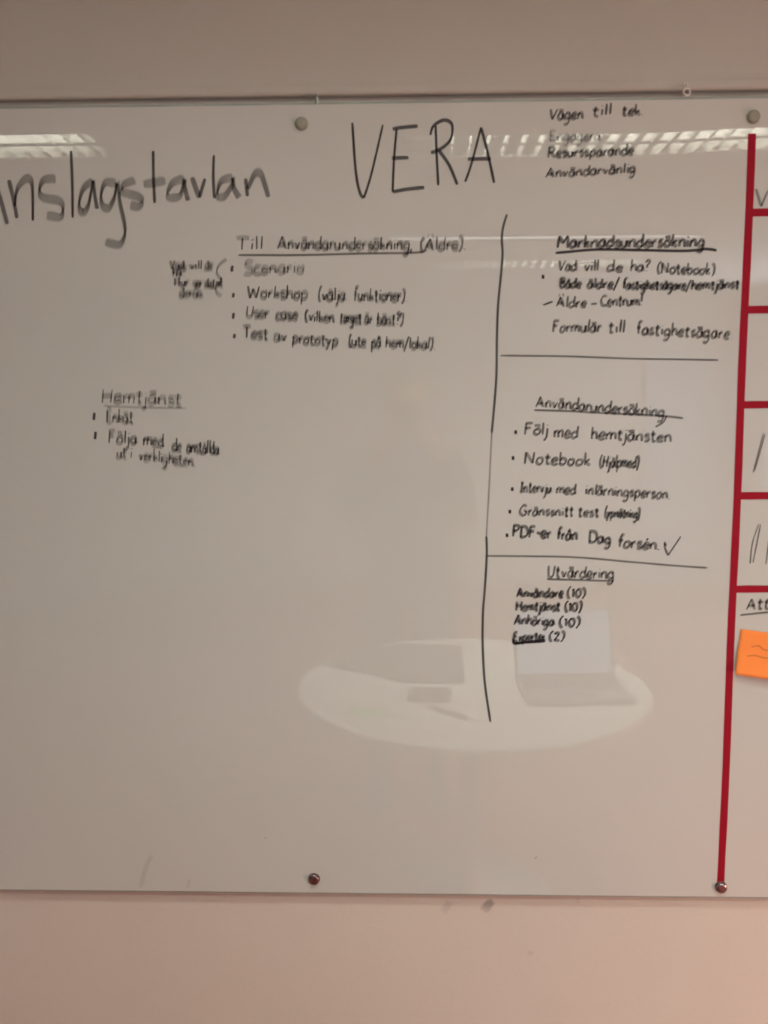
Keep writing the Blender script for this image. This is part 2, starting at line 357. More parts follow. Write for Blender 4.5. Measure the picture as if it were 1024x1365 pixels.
# style: nib (mm), round half width (mm), density
STY = {'l': ((0.6,3.6), 1.0, .9), 'lf': ((0.6,4.2), 1.0, .74), 'r': ((1.2,1.9), .95, .95), 'rf': ((1.0,2.0), .9, .6), 'rd': ((1.3,1.9), 1.2, 1.0)}
random.seed(7)
LINES = [
 ('Vägen till tek.','r',[('Vägen', 224.7, 2056.8, 278.9, 2056.1, 10.2), ('till', 291.8, 2060.5, 323.5, 2062.3, 10.2), ('tek.', 338.8, 2061.0, 374.0, 2061.7, 10.2)]),
 ('Engagera','rf',[('Engagera', 225.2, 2023.8, 306.8, 2023.9, 9.1)]),
 ('Resurssparande','r',[('Resurssparande', 223.3, 1998.6, 359.3, 2001.6, 9.2)]),
 ('Användarvänlig','r',[('Användarvänlig', 220.3, 1967.7, 363.6, 1974.1, 9.2)]),
 ('Till Användarundersökning, (Äldre).','l',[('Till', -278.5, 1859.3, -232.0, 1861.3, 11.9), ('Användarundersökning,', -210.0, 1861.1, 9.9, 1857.9, 11.8), ('(Äldre).', 19.6, 1856.7, 95.7, 1857.1, 11.7)]),
 ('Scenario','lf',[('Scenario', -265.9, 1822.4, -166.7, 1822.8, 11.9)]),
 ('Workshop (välja funktioner).','l',[('Workshop', -261.8, 1784.1, -161.2, 1781.0, 12.0), ('(välja', -146.5, 1779.7, -100.0, 1778.1, 11.9), ('funktioner).', -87.8, 1778.0, 0.1, 1776.2, 12.0)]),
 ('User case (vilken target är bäst?)','l',[('User', -263.8, 1752.9, -225.6, 1751.4, 10.8), ('case', -215.8, 1749.0, -178.9, 1748.7, 10.8), ('(vilken', -167.8, 1746.2, -118.7, 1743.5, 10.8), ('target', -110.1, 1743.4, -74.6, 1741.9, 10.8), ('är', -69.7, 1741.9, -56.2, 1740.6, 10.8), ('bäst?)', -50.1, 1740.6, -6.0, 1739.1, 10.8)]),
 ('Test av prototyp (ute på hem/lokal).','l',[('Test', -270.7, 1720.3, -227.5, 1717.6, 10.9), ('av', -218.9, 1715.2, -196.7, 1713.8, 10.8), ('prototyp', -189.3, 1711.3, -113.0, 1706.0, 10.9), ('(ute', -97.0, 1705.9, -67.5, 1704.5, 10.9), ('på', -58.9, 1703.2, -42.9, 1703.1, 10.9), ('hem/lokal).', -35.5, 1703.1, 46.6, 1699.0, 10.9)]),
 ('Vad vill de ha? Hur ser det ut deras','lf',[('Vad', -387.3, 1830.6, -362.7, 1830.4, 8.3), ('vill', -355.3, 1830.3, -333.2, 1830.1, 8.4), ('de', -329.5, 1830.1, -317.2, 1830.0, 8.3), ('ha?', -382.7, 1819.8, -360.6, 1819.6, 8.4), ('Hur', -380.8, 1804.2, -356.2, 1802.8, 8.4), ('ser det', -350.0, 1801.6, -313.1, 1801.3, 8.4), ('ut', -311.8, 1803.7, -300.7, 1803.6, 8.4), ('deras', -372.7, 1786.2, -334.5, 1785.9, 8.4)]),
 ('Hemtjänst','lf',[('Hemtjänst', -508.6, 1616.4, -373.2, 1610.8, 13.6)]),
 ('Enkät','lf',[('Enkät', -502.4, 1582.9, -455.9, 1581.4, 12.4)]),
 ('Följa med de anställda','l',[('Följa', -500.0, 1549.2, -450.9, 1546.5, 12.5), ('med', -440.9, 1544.0, -405.6, 1541.4, 12.5), ('de', -393.2, 1535.1, -376.9, 1533.8, 12.5), ('anställda', -368.1, 1532.5, -314.1, 1528.6, 12.5)]),
 ('ut i verkligheten.','lf',[('ut', -487.1, 1524.1, -469.4, 1524.0, 11.3), ('i', -464.4, 1522.8, -459.4, 1522.8, 11.2), ('verkligheten.', -449.3, 1520.2, -353.7, 1508.7, 11.3)]),
 ('Marknadsundersökning','rd',[('Marknadsundersökning', 240.7, 1859.3, 476.6, 1858.4, 11.2)]),
 ('Vad vill de ha? (Notebook).','r',[('Vad', 242.6, 1822.9, 273.2, 1822.6, 10.0), ('vill', 285.2, 1822.5, 308.1, 1822.3, 10.0), ('de', 320.1, 1821.0, 347.7, 1820.8, 10.0), ('ha?', 358.4, 1821.9, 390.8, 1820.4, 10.0), ('(Notebook).', 400.4, 1818.0, 498.5, 1814.8, 10.0)]),
 ('Både äldre/fastighetsägare/hemtjänst','rd',[('Både', 245.4, 1796.8, 281.0, 1795.4, 8.9), ('äldre/', 290.2, 1795.3, 341.2, 1794.9, 8.9), ('fastighetsägare/', 347.2, 1793.7, 455.2, 1791.6, 8.8), ('hemtjänst', 456.4, 1791.6, 533.9, 1793.4, 8.9)]),
 ('- Äldre - Centrum!','r',[('Äldre', 240.6, 1766.0, 290.1, 1764.5, 10.1), ('Centrum!', 311.8, 1766.7, 379.2, 1767.4, 10.1)]),
 ('Formulär till fastighetsägare.','r',[('Formulär', 234.9, 1725.4, 315.2, 1724.9, 11.4), ('till', 324.9, 1723.6, 353.9, 1723.4, 11.4), ('fastighetsägare.', 370.9, 1722.1, 526.5, 1712.7, 11.4)]),
 ('Användarundersökning','r',[('Användarundersökning', 210.0, 1605.7, 421.1, 1587.7, 11.0)]),
 ('Följ med hemtjänsten','r',[('Följ', 191.4, 1560.4, 232.1, 1559.0, 11.7), ('med', 240.7, 1555.3, 281.3, 1553.9, 11.7), ('hemtjänsten', 301.0, 1552.6, 434.6, 1547.2, 11.7)]),
 ('Notebook (Hjälpmed)','r',[('Notebook', 192.1, 1512.2, 303.2, 1508.1, 11.8), ('(Hjälpmed)', 316.8, 1506.9, 382.0, 1504.2, 11.7)]),
 ('Intervju med inlärningsperson.','r',[('Intervju', 185.3, 1464.8, 238.7, 1463.5, 10.7), ('med', 246.1, 1462.2, 279.6, 1460.9, 10.6), ('inlärningsperson.', 294.4, 1460.9, 435.3, 1453.1, 10.6)]),
 ('Gränssnitt test (gymnäsing)','r',[('Gränssnitt', 185.8, 1425.9, 276.6, 1424.6, 10.1), ('test', 282.8, 1424.6, 318.8, 1423.3, 10.0), ('(ypmätning)', 327.5, 1423.3, 385.7, 1420.7, 10.0)]),
 ('PDF-er från Dag forsén.','rd',[('PDF-er', 174.4, 1390.6, 240.0, 1386.8, 11.4), ('från', 248.8, 1385.5, 283.6, 1384.2, 11.4), ('Dag', 301.2, 1380.4, 339.8, 1377.9, 11.4), ('forsén.', 349.8, 1372.8, 420.7, 1367.7, 11.4)]),
 ('Utvärdering','r',[('Utvärdering', 233.6, 1321.9, 346.3, 1318.2, 12.1)]),
 ('Användare (10)','rd',[('Användare', 182.7, 1287.2, 261.8, 1287.3, 9.7), ('(10)', 266.9, 1287.3, 299.5, 1287.4, 9.7)]),
 ('Hemtjänst (10)','rd',[('Hemtjänst', 181.7, 1264.0, 257.3, 1264.2, 9.7), ('(10)', 263.6, 1264.2, 293.7, 1262.9, 9.6)]),
 ('Anhöriga (10)','rd',[('Anhöriga', 179.5, 1240.7, 247.7, 1238.3, 9.8), ('(10)', 254.0, 1237.0, 291.8, 1237.1, 9.7)]),
 ('Experter (2)','rd',[('Experter', 178.6, 1210.9, 233.0, 1212.3, 9.7), ('(2)', 238.0, 1212.3, 265.8, 1212.4, 9.8)]),
 ('Att','r',[('Att', 566.1, 1266.0, 605.7, 1268.6, 11.5)]),
]
STROKES = [
 ('anslagstavlan','big',[[(-688.5, 1964.9), (-697.6, 1974.2), (-712.5, 1965.1), (-716.9, 1933.0), (-705.4, 1923.6), (-684.7, 1946.5), (-678.9, 1964.8)], [(-669.0, 1969.3), (-660.7, 1946.2), (-650.9, 1904.6)], [(-644.7, 1973.6), (-639.0, 1946.0), (-634.5, 1913.7)], [(-637.3, 1932.2), (-631.1, 1959.7), (-615.8, 1975.5), (-607.5, 1968.6), (-607.0, 1941.1), (-608.6, 1909.7)], [(-567.9, 1975.0), (-587.2, 1972.9), (-595.2, 1957.0), (-588.6, 1945.5), (-564.8, 1940.6), (-558.1, 1929.1), (-563.6, 1915.3), (-585.1, 1917.8)], [(-541.1, 2017.9), (-541.0, 1967.9), (-543.0, 1913.7)], [(-506.9, 1972.0), (-523.2, 1958.5), (-531.4, 1935.7), (-527.2, 1921.8), (-517.3, 1930.9), (-508.7, 1962.9), (-506.9, 1969.8), (-504.7, 1944.6), (-502.1, 1927.1)], [(-470.3, 1967.1), (-487.0, 1967.3), (-494.9, 1949.1), (-493.2, 1933.0), (-483.8, 1928.3), (-473.6, 1944.3), (-467.9, 1967.1), (-464.4, 1935.0), (-458.5, 1902.7), (-459.2, 1884.3), (-469.3, 1870.5), (-490.8, 1875.3)], [(-439.1, 1971.3), (-456.1, 1964.6), (-458.9, 1953.2), (-435.3, 1946.1), (-428.5, 1936.9), (-435.9, 1930.1), (-447.8, 1932.5)], [(-407.5, 2016.3), (-408.5, 1975.5), (-408.0, 1935.3)], [(-425.1, 1964.3), (-389.2, 1969.8)], [(-358.2, 1972.7), (-377.4, 1966.1), (-386.5, 1950.2), (-380.5, 1943.3), (-366.1, 1947.7), (-358.3, 1970.4), (-357.7, 1956.7), (-353.5, 1938.4)], [(-346.3, 1974.8), (-335.3, 1942.8)], [(-335.3, 1942.8), (-325.0, 1972.3)], [(-309.8, 2008.4), (-311.6, 1974.4), (-310.6, 1941.6)], [(-279.9, 1974.1), (-299.0, 1967.5), (-305.7, 1947.0), (-294.9, 1944.6), (-282.6, 1960.5), (-279.9, 1972.7), (-278.0, 1955.9), (-270.2, 1942.1)], [(-259.6, 1971.6), (-256.9, 1944.2)], [(-256.6, 1955.6), (-244.3, 1978.2), (-234.9, 1978.1), (-228.1, 1959.9), (-223.3, 1942.5)]]),
 ('VERA','vera',[[(-87.0, 2055.4), (-82.1, 1981.8), (-76.0, 1949.1), (-69.3, 1939.6)], [(-69.3, 1939.6), (-56.8, 1977.4), (-38.3, 2052.0)], [(-16.5, 2044.9), (-20.8, 1997.3), (-23.1, 1948.5)], [(-22.8, 2045.0), (-8.1, 2047.2), (17.1, 2049.3)], [(-24.2, 2000.6), (2.3, 2001.1)], [(-23.1, 1948.5), (0.2, 1952.4), (27.6, 1954.9)], [(45.5, 2048.9), (47.3, 2004.6), (50.0, 1958.0)], [(37.2, 2035.0), (42.2, 2049.0), (58.9, 2057.6), (71.4, 2050.6), (69.5, 2028.6), (54.8, 2014.6), (38.1, 2008.0)], [(50.7, 2011.9), (67.5, 1988.2), (80.3, 1958.8)], [(92.9, 1962.8), (103.2, 1991.9), (117.4, 2046.0)], [(117.4, 2046.0), (128.2, 2007.7), (139.1, 1960.6)], [(96.9, 1997.6), (133.7, 1998.0)]]),
 ('Till Användarundersökning underline','ul',[[(-273.7, 1852.2), (-173.6, 1851.3), (-76.2, 1852.8), (9.9, 1853.2), (31.7, 1856.5)]]),
 ('Hemtjänst underline','ulf',[[(-505.1, 1610.2), (-452.4, 1607.5), (-367.1, 1605.8)]]),
 ('Marknadsundersökning underline','uld',[[(238.6, 1850.7), (295.3, 1855.3), (333.6, 1855.3), (441.1, 1852.3), (476.7, 1854.9), (495.2, 1852.7)]]),
 ('Användarundersökning underline','ul',[[(208.0, 1600.0), (266.9, 1598.1), (314.7, 1595.0), (414.9, 1589.7), (451.0, 1585.8)], [(424.6, 1590.1), (418.9, 1579.2), (406.9, 1571.9)]]),
 ('Utvärdering underline','ul',[[(233.7, 1318.1), (285.1, 1316.8), (345.1, 1315.0)]]),
 ('Experter underline','uld',[[(178.5, 1216.1), (181.2, 1207.0), (198.9, 1209.6), (232.9, 1213.6)], [(181.2, 1208.3), (233.0, 1211.0)]]),
 ('Att underline','ul',[[(557.8, 1257.0), (603.5, 1262.2), (623.3, 1263.5)]]),
 ('vertical divider','div',[[(160.2, 1912.0), (154.4, 1892.9), (152.2, 1873.1), (153.7, 1843.7), (147.7, 1773.8), (146.0, 1717.6), (146.0, 1659.0), (142.9, 1608.5), (139.1, 1563.1)], [(139.1, 1563.1), (137.6, 1522.3), (136.3, 1486.2), (133.5, 1422.2), (131.9, 1390.6)], [(131.9, 1390.6), (132.9, 1358.9), (129.7, 1294.9), (127.4, 1261.3), (127.4, 1202.9), (131.8, 1136.4), (141.9, 1069.2)]]),
 ('horizontal divider','div2',[[(152.2, 1688.7), (261.5, 1686.8), (362.3, 1682.6), (435.0, 1681.0), (504.4, 1679.3)]]),
 ('lower horizontal divider','div2',[[(134.1, 1357.6), (271.8, 1355.7), (371.7, 1347.5), (446.4, 1341.1), (499.9, 1337.4)]]),
 ('curly brace','brace',[[(-293.5, 1846.4), (-306.0, 1836.2), (-310.0, 1825.2), (-305.3, 1815.6), (-304.2, 1810.8), (-311.8, 1803.0), (-310.8, 1792.9), (-303.6, 1786.9)]]),
 ('checkmark','check',[[(428.3, 1381.6), (428.7, 1371.5), (434.3, 1358.3)], [(434.3, 1358.3), (454.3, 1390.5)], [(429.0, 1379.1), (430.4, 1374.1)]]),
 ('dash','dash',[[(220.0, 1768.9), (235.6, 1774.4)]]),
 ('dash','dash',[[(297.2, 1769.7), (306.9, 1770.9)]]),
 ('slanted tally','tal',[[(582.6, 1561.4), (568.4, 1496.3)], [(585.1, 1559.0), (570.8, 1498.8)]]),
 ('upright tally','tal',[[(581.4, 1411.0), (572.4, 1377.8), (570.1, 1344.4)], [(584.5, 1410.5), (575.0, 1346.3)], [(600.1, 1390.4), (596.1, 1343.7)]]),
 ('letters above red tape','tal2',[[(553.2, 1946.7), (562.8, 1920.2)], [(562.8, 1920.2), (572.3, 1944.2)], [(575.8, 1920.0), (584.1, 1944.1), (592.3, 1919.9)], [(579.0, 1928.1), (588.4, 1928.0)]]),
 ('bullet','bul',[[(-283.9, 1835.7), (-285.4, 1826.1)]]),
 ('bullet','bul',[[(-283.0, 1792.1), (-284.4, 1784.9)]]),
 ('bullet','bul',[[(-283.8, 1760.3), (-285.3, 1750.6)]]),
 ('bullet','bul',[[(-282.9, 1726.5), (-284.3, 1719.2)]]),
 ('bullet','bul',[[(-520.7, 1599.1), (-522.5, 1586.7)]]),
 ('bullet','bul',[[(-520.1, 1567.4), (-521.9, 1554.9)]]),
 ('bullet','dot',[[(217.1, 1813.6), (221.4, 1813.6)]]),
 ('bullet','dot',[[(176.3, 1564.2), (180.8, 1564.1)]]),
 ('bullet','dot',[[(172.4, 1521.5), (176.9, 1521.5)]]),
 ('bullet','dot',[[(171.8, 1469.9), (176.3, 1469.9)]]),
 ('bullet','dot',[[(168.2, 1432.2), (172.7, 1432.2)]]),
 ('bullet','dot',[[(164.1, 1392.4), (168.6, 1392.4)]]),
]

for text, st, words in LINES:
    nib, r, dens = STY[st]
    for wtxt, x0, z0, x1, z1, xh in words:
        ink = Ink()
        glyphs = [(c, *G_[c]) for c in wtxt]
        tot = sum(q[1] for q in glyphs); sx = (x1-x0)/tot; xx = 0; sq = min(1, max(.6, sx/(xh*.62)))     # squeezed words get a finer line
        for c, wd, strokes in glyphs:
            t0 = (xx+wd/2)/tot; bz = z0+(z1-z0)*t0 + random.uniform(-.04, .04)*xh
            sc_ = random.uniform(.94, 1.06); wob = random.uniform(-.05, .05)
            for s_ in strokes:
                pts = [(x0+(xx+px)*sx + (0.12+wob)*pz*xh*0.55 + random.uniform(-.05,.05)*xh, bz+pz*xh*sc_*.92 + random.uniform(-.06,.06)*xh) for px, pz in s_]
                ink.stroke(pts, (nib[0]*sq, nib[1]), r*sq, dens*random.uniform(.8, 1.0), 3)
            xx += wd
        ink.build('handwriting', 'handwritten black marker word "%s"' % wtxt.strip('.,'))
S2 = {'big': ((0.8,6.0), 1.7, .80), 'vera': ((0.3,1.5), 1.7, .85), 'ul': ((.2,.9), 1.0, .72), 'ulf': ((.2,1.2), .9, .35), 'uld': ((.3,.9), 1.4, 1.0),
      'div': ((.3,.4), 1.75, .72), 'div2': ((.2,.6), 1.15, .6), 'brace': ((.5,3.2), .9, .6), 'check': ((.6,1.2), 1.1, .75), 'dash': ((.5,.9), 1.0, .8),
      'tal': ((.4,1.5), 1.0, .6), 'tal2': ((.6,2), 1.3, .55), 'bul': ((.6,1.5), 2.0, .75), 'dot': ((.1,.1), 3.3, .95)}
NM = {'big': 'handwriting', 'vera': 'handwriting', 'tal2': 'handwriting', 'bul': 'bullet_mark', 'dot': 'bullet_mark', 'brace': 'drawn_brace', 'check': 'drawn_checkmark', 'dash': 'drawn_dash', 'tal': 'drawn_tally'}
for text, st, strokes in STROKES:
    nib, r, dens = S2[st]; ink = Ink()
    for i, s_ in enumerate(strokes):
        d = dens
        if st == 'div' and i == 1: d = .34
        ink.stroke(s_, nib, r*(0.65 if st == 'div' and i == 1 else 1), d, 6)
    name = NM.get(st, 'drawn_line')
    if st == 'bul': lab = None
    elif st == 'dot': lab = None
    elif st == 'big': lab = 'big handwritten grey-black word "anslagstavlan"'
    elif st == 'vera': lab = 'big handwritten black capitals "VERA"'
    else: lab = 'black marker ' + text
    ink.build(name, lab)
# faint scrapes low on the pane and dark rubs on the wall below it
ink = Ink()
ink.stroke([(-452,822),(-463,800),(-474,762)], (2.5,1), 2.2, .13, 5); ink.build('scratch_mark', 'faint slanting scratch', M['smudge'])
ink = Ink(); ink.stroke([(-386,778),(-391,762)], (2,1), 2, .12, 4); ink.build('scratch_mark', 'faint slanting scratch', M['smudge'])
for pts, r, d in (([(222,826),(224,823)], 2.5, .25), ([(-250,858),(-249,855)], 1.5, .25)):
    ink = Ink(); ink.stroke(pts, (.5,.5), r, d, 3); ink.build('dirt_speck', None, M['smudge'])
for pts, nib, r, d in (([(76,733),(70,722),(62,710)], (5,2), 3.5, .16), ([(152,734),(144,727),(134,713)], (6,2), 5, .34), ([(222,640),(216,630)], (4,2), 3, .14), ([(298,738),(304,733)], (2,1), 2.5, .14)):
    s = Ink(); s.stroke(pts, nib, r, d, 8, fade=True)
    for v in s.bm.verts: v.co.y = WY-0.0002
    s.build('scuff_mark', 'dark grey rubbed scuff', M['smudge'], wall_f)

# ---------------------------------------------------------------- tape grid on the board
def strip(x0, z0, x1, z1, wd, label, cat='tape', y=-0.0004, th=0.00025):
    bm = bmesh.new(); n = 24; d = Vector((x1-x0, z1-z0)); L = d.length; d.normalize(); p = Vector((-d.y, d.x)); R = []
    for i in range(n+1):
        t = i/n; c = Vector((x0, z0)) + d*L*t; wv = wd/2*(1+.03*math.sin(i*2.1))
        c += p*0.0006*math.sin(i*.7)
        q = []
        for s, yy in ((1, 0), (1, -th), (-1, -th), (-1, 0)):
            v = c + p*wv*s; q.append(bm.verts.new((v.x, warp(v.x, v.y)+y+yy, v.y)))
        R.append(q)
    for a, b in zip(R, R[1:]):
        for k in range(4): bm.faces.new((a[k], a[(k+1) % 4], b[(k+1) % 4], b[k]))
    bm.faces.new(R[0]); bm.faces.new(R[-1][::-1]); bmesh.ops.recalc_face_normals(bm, faces=bm.faces)
    o = obj('tape_strip', bm, M['tape']); return tag(o, label, cat, 'red tape strips ruling a grid on the board')
strip(0.5435, 2.031, 0.5445, 0.7835, 0.0125, 'long vertical strip of red tape down the right of the glass board', y=-0.0002)
for z, lab in ((1.910, 'topmost horizontal red tape strip, just under the letters at the right edge'), (1.7585, 'second horizontal red tape strip from the top, in the empty part of the grid'),
               (1.6065, 'third horizontal red tape strip from the top, above the slanted tally'), (1.4575, 'fourth horizontal red tape strip from the top, between the slanted and upright tallies'),
               (1.3010, 'lowest horizontal red tape strip, above the underlined word and orange note')):
    strip(0.541, z+.0004, 1.30, z-.0008, 0.0118, lab, y=-0.0005)

# ---------------------------------------------------------------- orange sticky note
bm = bmesh.new(); n = 14; rows = []
for j in range(n+1):
    v = j/n; row = []
    for i in range(n+1):
        u = i/n
        x = 0.0765*u + (1-v)*0.0006; z = -0.0765*(1-v)
        lift = 0.010*(1-v)**2.2 + 0.004*(1-v)*u
        row.append(bm.verts.new((x, -0.0008-lift, z)))
    rows.append(row)
for j in range(n):
    for i in range(n): bm.faces.new((rows[j][i], rows[j][i+1], rows[j+1][i+1], rows[j+1][i]))
ex = bmesh.ops.extrude_face_region(bm, geom=list(bm.faces))
bmesh.ops.translate(bm, verts=[v for v in ex['geom'] if isinstance(v, bmesh.types.BMVert)], vec=(0,-0.00015,0))
bmesh.ops.recalc_face_normals(bm, faces=bm.faces)
note = thing('sticky_note', 'orange sticky note curling off the board at the right edge, below the tape grid', 'sticky note', (0.5595, 0, 1.2335))
note.rotation_euler = (0, math.radians(7.5), 0)
obj('paper_sheet', bm, M['note'], note, True)
ink = Ink()
for a in ([(22,-28),(34,-24),(44,-30),(60,-26)], [(16,-44),(30,-41),(46,-43),(66,-40)]):
    ink.stroke(a, (.3,.5), .7, .35, 4)
for v in ink.bm.verts:
    vv = 1+v.co.z/0.0765; v.co.y = -0.0012-(0.010*(1-vv)**2.2+0.004*(1-vv)*v.co.x/0.0765)
ink.build('handwriting', 'faint pencil scribble', None, note)

# ---------------------------------------------------------------- hook ring and clip at the top edge
hook = thing('clear_hook', 'small clear plastic ring hook at the board\'s top edge, right side', 'hook', (0.4385, -0.0025, 2.0945))
ring = [(0.0052*math.cos(2*math.pi*k/28), 0, 0.0052*math.sin(2*math.pi*k/28)) for k in range(28)]
obj('ring', tube(bmesh.new(), ring, 0.0013, 8, True), M['clear'], hook, True)
obj('hook_stem', tube(bmesh.new(), [(0,0,0.0048),(0,0.0015,0.007),(0,0.0045,0.0125)], 0.0012, 8), M['clear'], hook, True)
obj('base_plate', lth([(0,0),(0.004,0),(0.004,0.0007),(0.0032,0.0011),(0,0.0012)], 20, Matrix.Translation((0,0.0072,0.0125)) @ ROTX), M['clear'], hook, True)
clip = thing('edge_clip', 'tiny dark teal clip on the top edge, above the left grey bolt', 'clip', (-0.1445, 0, 2.0915))
obj('clip_jaw', boxo((-0.0016,-0.0016,-0.007),(0.0012,0.0012,0.0085), .0004), M['teal'], clip)
obj('clip_tab', boxo((0.0014,-0.0010,-0.007),(0.0034,0.0008,0.004), .0004), M['clear'], clip)

# ================================================================ CEILING LUMINAIRES
def luminaire(x0, x1, y0, y1, label, nblade=None, power=TUBE_POWER):
    """recessed-look surface fixture: housing, side reflectors, cross blades, spine, two tubes"""
    cx, cy = (x0+x1)/2, (y0+y1)/2; L = x1-x0; W_ = y1-y0; H = 0.105
    t = thing('ceiling_luminaire', label, 'ceiling lamp', (cx, cy, ZC))
    bm = bmesh.new(); box(bm, (-L/2-.005, -W_/2-EXT-.005, H-.006), (L/2+.005, W_/2+.005, H-.0005))
    for s in (-1, 1):
        box(bm, (s*(L/2+.003)-.002, -W_/2-EXT-.005, 0), (s*(L/2+.003)+.002, W_/2+.005, H-.006))
    obj('housing', bm, M['housing'], t)
    for s in (-1, 1):
        obj('side_reflector', boxo((-L/2, (W_/2 if s > 0 else -W_/2-EXT)-.002, 0.0), (L/2, (W_/2 if s > 0 else -W_/2-EXT)+.002, H-.006)), M['cutoff_dark'], t)
    obj('flange', boxo((-L/2-.004, -W_/2-EXT-.002, -.0015), (L/2+.004, -W_/2, .0005)), M['housing'], t)
    obj('spine', boxo((-L/2, -.003, 0), (L/2, .003, .010)), M['cutoff_dark'], t)
    n = nblade or int(round(L/0.068)); me = None
    for i in range(n):
        x = -L/2 + L*(i+.5)/n
        if me is None:
            bm = bmesh.new()
            for s in (-1, 1): box(bm, (-.0012, .004 if s > 0 else -W_/2-EXT+.003, .001), (.0012, W_/2-.003 if s > 0 else -.004, .052))
            o = obj('louvre_blade', bm, M['blade'], t); me = o.data
        else:
            o = bpy.data.objects.new('louvre_blade', me); C.objects.link(o); o.parent = t
        o.location = (x, 0, 0)
    for s in (-1, 1):
        tb = lth([(0,-L/2+.02),(.006,-L/2+.02),(.006,L/2-.02),(0,L/2-.02)], 12, Matrix.Translation((0, s*W_/4, .0925)) @ Matrix.Rotation(math.pi/2, 4, 'Y'))
        obj('tube', tb, M['tube'], t)
    l = area('tube_light', (cx, cy, ZC+.092), (L*.96, W_*.85), power, TUBE_COL, (cx, cy, 0))
    return t
luminaire(*LAMPS[0], 'long louvred lamp on the ceiling right behind the photographer')
luminaire(*LAMPS[1], 'louvred ceiling lamp near the left wall', power=26)
luminaire(*LAMPS[2], 'louvred ceiling lamp far back in the room', power=90)
luminaire(*LAMPS[3], 'added louvred ceiling lamp above the round table, out of view', power=42)  # added unseen lamp, brightens the tabletop
# slim suspended rail with a glowing underside, reflected as a thin line
ls = thing('glowing_rail', 'slim suspended white rail with a glowing underside in front of the far ceiling lamp', 'ceiling lamp', (0.75, -3.50, 2.545))
obj('strip_body', boxo((-.85,-.02,0),(.85,.02,.03), .003), M['housing'], ls)
obj('glowing_underside', boxo((-.84,-.017,-.006),(.84,.017,0)), mat('rail_glow', (.9,.9,.85), .5, emit=TUBE_COL, es=3.2), ls)
for x in (-.6, .6): obj('hanger', tube(bmesh.new(), [(x,0,.03),(x,0,.0549)], .002, 6), M['steel'], ls)

# ================================================================ WHAT THE GLASS REFLECTS
TZ = 0.73
tb = thing('round_table', 'round white-topped table with a laptop on it, mirrored low in the glass board', 'table', (0.205, -1.275, 0))
R_ = 0.555
obj('tabletop', lth([(0,TZ-.025),(R_-.004,TZ-.025),(R_,TZ-.021),(R_,TZ-.003),(R_-.003,TZ),(0,TZ)], 96), M['table'], tb)
obj('pedestal', lth([(.06,TZ-.025),(.06,TZ-.04),(.035,TZ-.05),(.035,.04),(.05,.03),(0,.03)], 32), M['steel'], tb, True)
obj('base_plate', lth([(0,0),(.28,0),(.285,.006),(.26,.02),(.05,.03),(0,.03)], 48), M['steel'], tb, True)

# laptop: keyboard towards the board
lap = thing('laptop', 'open grey laptop with lit screen on the round table, keyboard towards the board', 'laptop', (0.512, -1.18, TZ), math.radians(176))
LW, LD = 0.325, 0.225
obj('keyboard_base', boxo((-LW/2,-LD/2,.002),(LW/2,LD/2,.018), .004), M['grey_plastic'], lap)
for sx in (-1,1):
    for sy in (-1,1): obj('rubber_foot', lth([(0,0),(.006,0),(.006,.003),(0,.003)], 10, Matrix.Translation((sx*.13, sy*.09, 0))), M['dark_plastic'], lap)
key_me = None
for r in range(5):
    for c in range(14):
        if r == 4 and 4 <= c <= 8:
            if c == 4: obj('space_bar', boxo((-.04,-.0065,0),(.04,.0065,.002), .0006), M['key'], lap).location = (-LW/2+.022+6*.0215, LD/2-.045-4*.018, .018)
            continue
        if key_me is None:
            o = obj('key', boxo((-.009,-.0075,0),(.009,.0075,.002), .0006), M['key'], lap); key_me = o.data
        else:
            o = bpy.data.objects.new('key', key_me); C.objects.link(o); o.parent = lap
        o.location = (-LW/2+.022+c*.0215, LD/2-.045-r*.018, .018)
obj('touchpad', boxo((-.04,-.095,.0178),(.04,-.045,.0186), .0003), M['dark_plastic'], lap)
lidm = Matrix.Translation((0, LD/2-.002, .016)) @ Matrix.Rotation(math.radians(-14), 4, 'X')
lid = obj('screen_lid', boxo((-LW/2,-.004,0),(LW/2,.004,.222), .003, lidm), M['grey_plastic'], lap)
obj('display', boxo((-LW/2+.012,-.0052,.014),(LW/2-.012,-.0042,.21), 0, lidm), M['screen'], lap)
obj('hinge', tube(bmesh.new(), [(-.12,LD/2-.002,.0175),(.12,LD/2-.002,.0175)], .0045, 10), M['dark_plastic'], lap, True)

# small things on the table
ph = thing('eraser_block', 'dark board eraser lying on the white table in front of the dark sheet', 'eraser', (0.066, -1.117, TZ), math.radians(2))
obj('grip', boxo((-.065,-.026,.012),(.065,.026,.03), .005), M['dark_plastic'], ph)
obj('felt_pad', boxo((-.063,-.024,0),(.063,.024,.012), .002), M['sheet'], ph)
pn = thing('marker_pen', 'slim dark marker pen lying near the front of the white table', 'pen', (0.12, -0.985, TZ+.0065), math.radians(44))
obj('barrel', tube(bmesh.new(), [(-.065,0,0),(-.06,0,0),(.03,0,0)], [.0045,.0063,.0063], 14), M['grey_plastic'], pn, True)
obj('pen_cap', tube(bmesh.new(), [(.03,0,0),(.066,0,0),(.07,0,0)], [.0065,.0065,.004], 14), M['dark_plastic'], pn, True)
gn = boxo((-.042,-.036,0),(.042,.036,.004), .0008)
o = obj('note_pad', gn, M['green_note']); o.location = (-.113,-.992,TZ); o.rotation_euler = (0,0,.1); tag(o, 'small pale green note pad at the left front of the round table', 'note pad')
o = obj('note_pad', boxo((-.03,-.02,0),(.03,.02,.006), .001), M['green_note']); o.location = (.262,-1.36,TZ); o.rotation_euler = (0,0,.3); tag(o, 'small green pad in the middle of the table, between dark sheet and laptop', 'note pad')
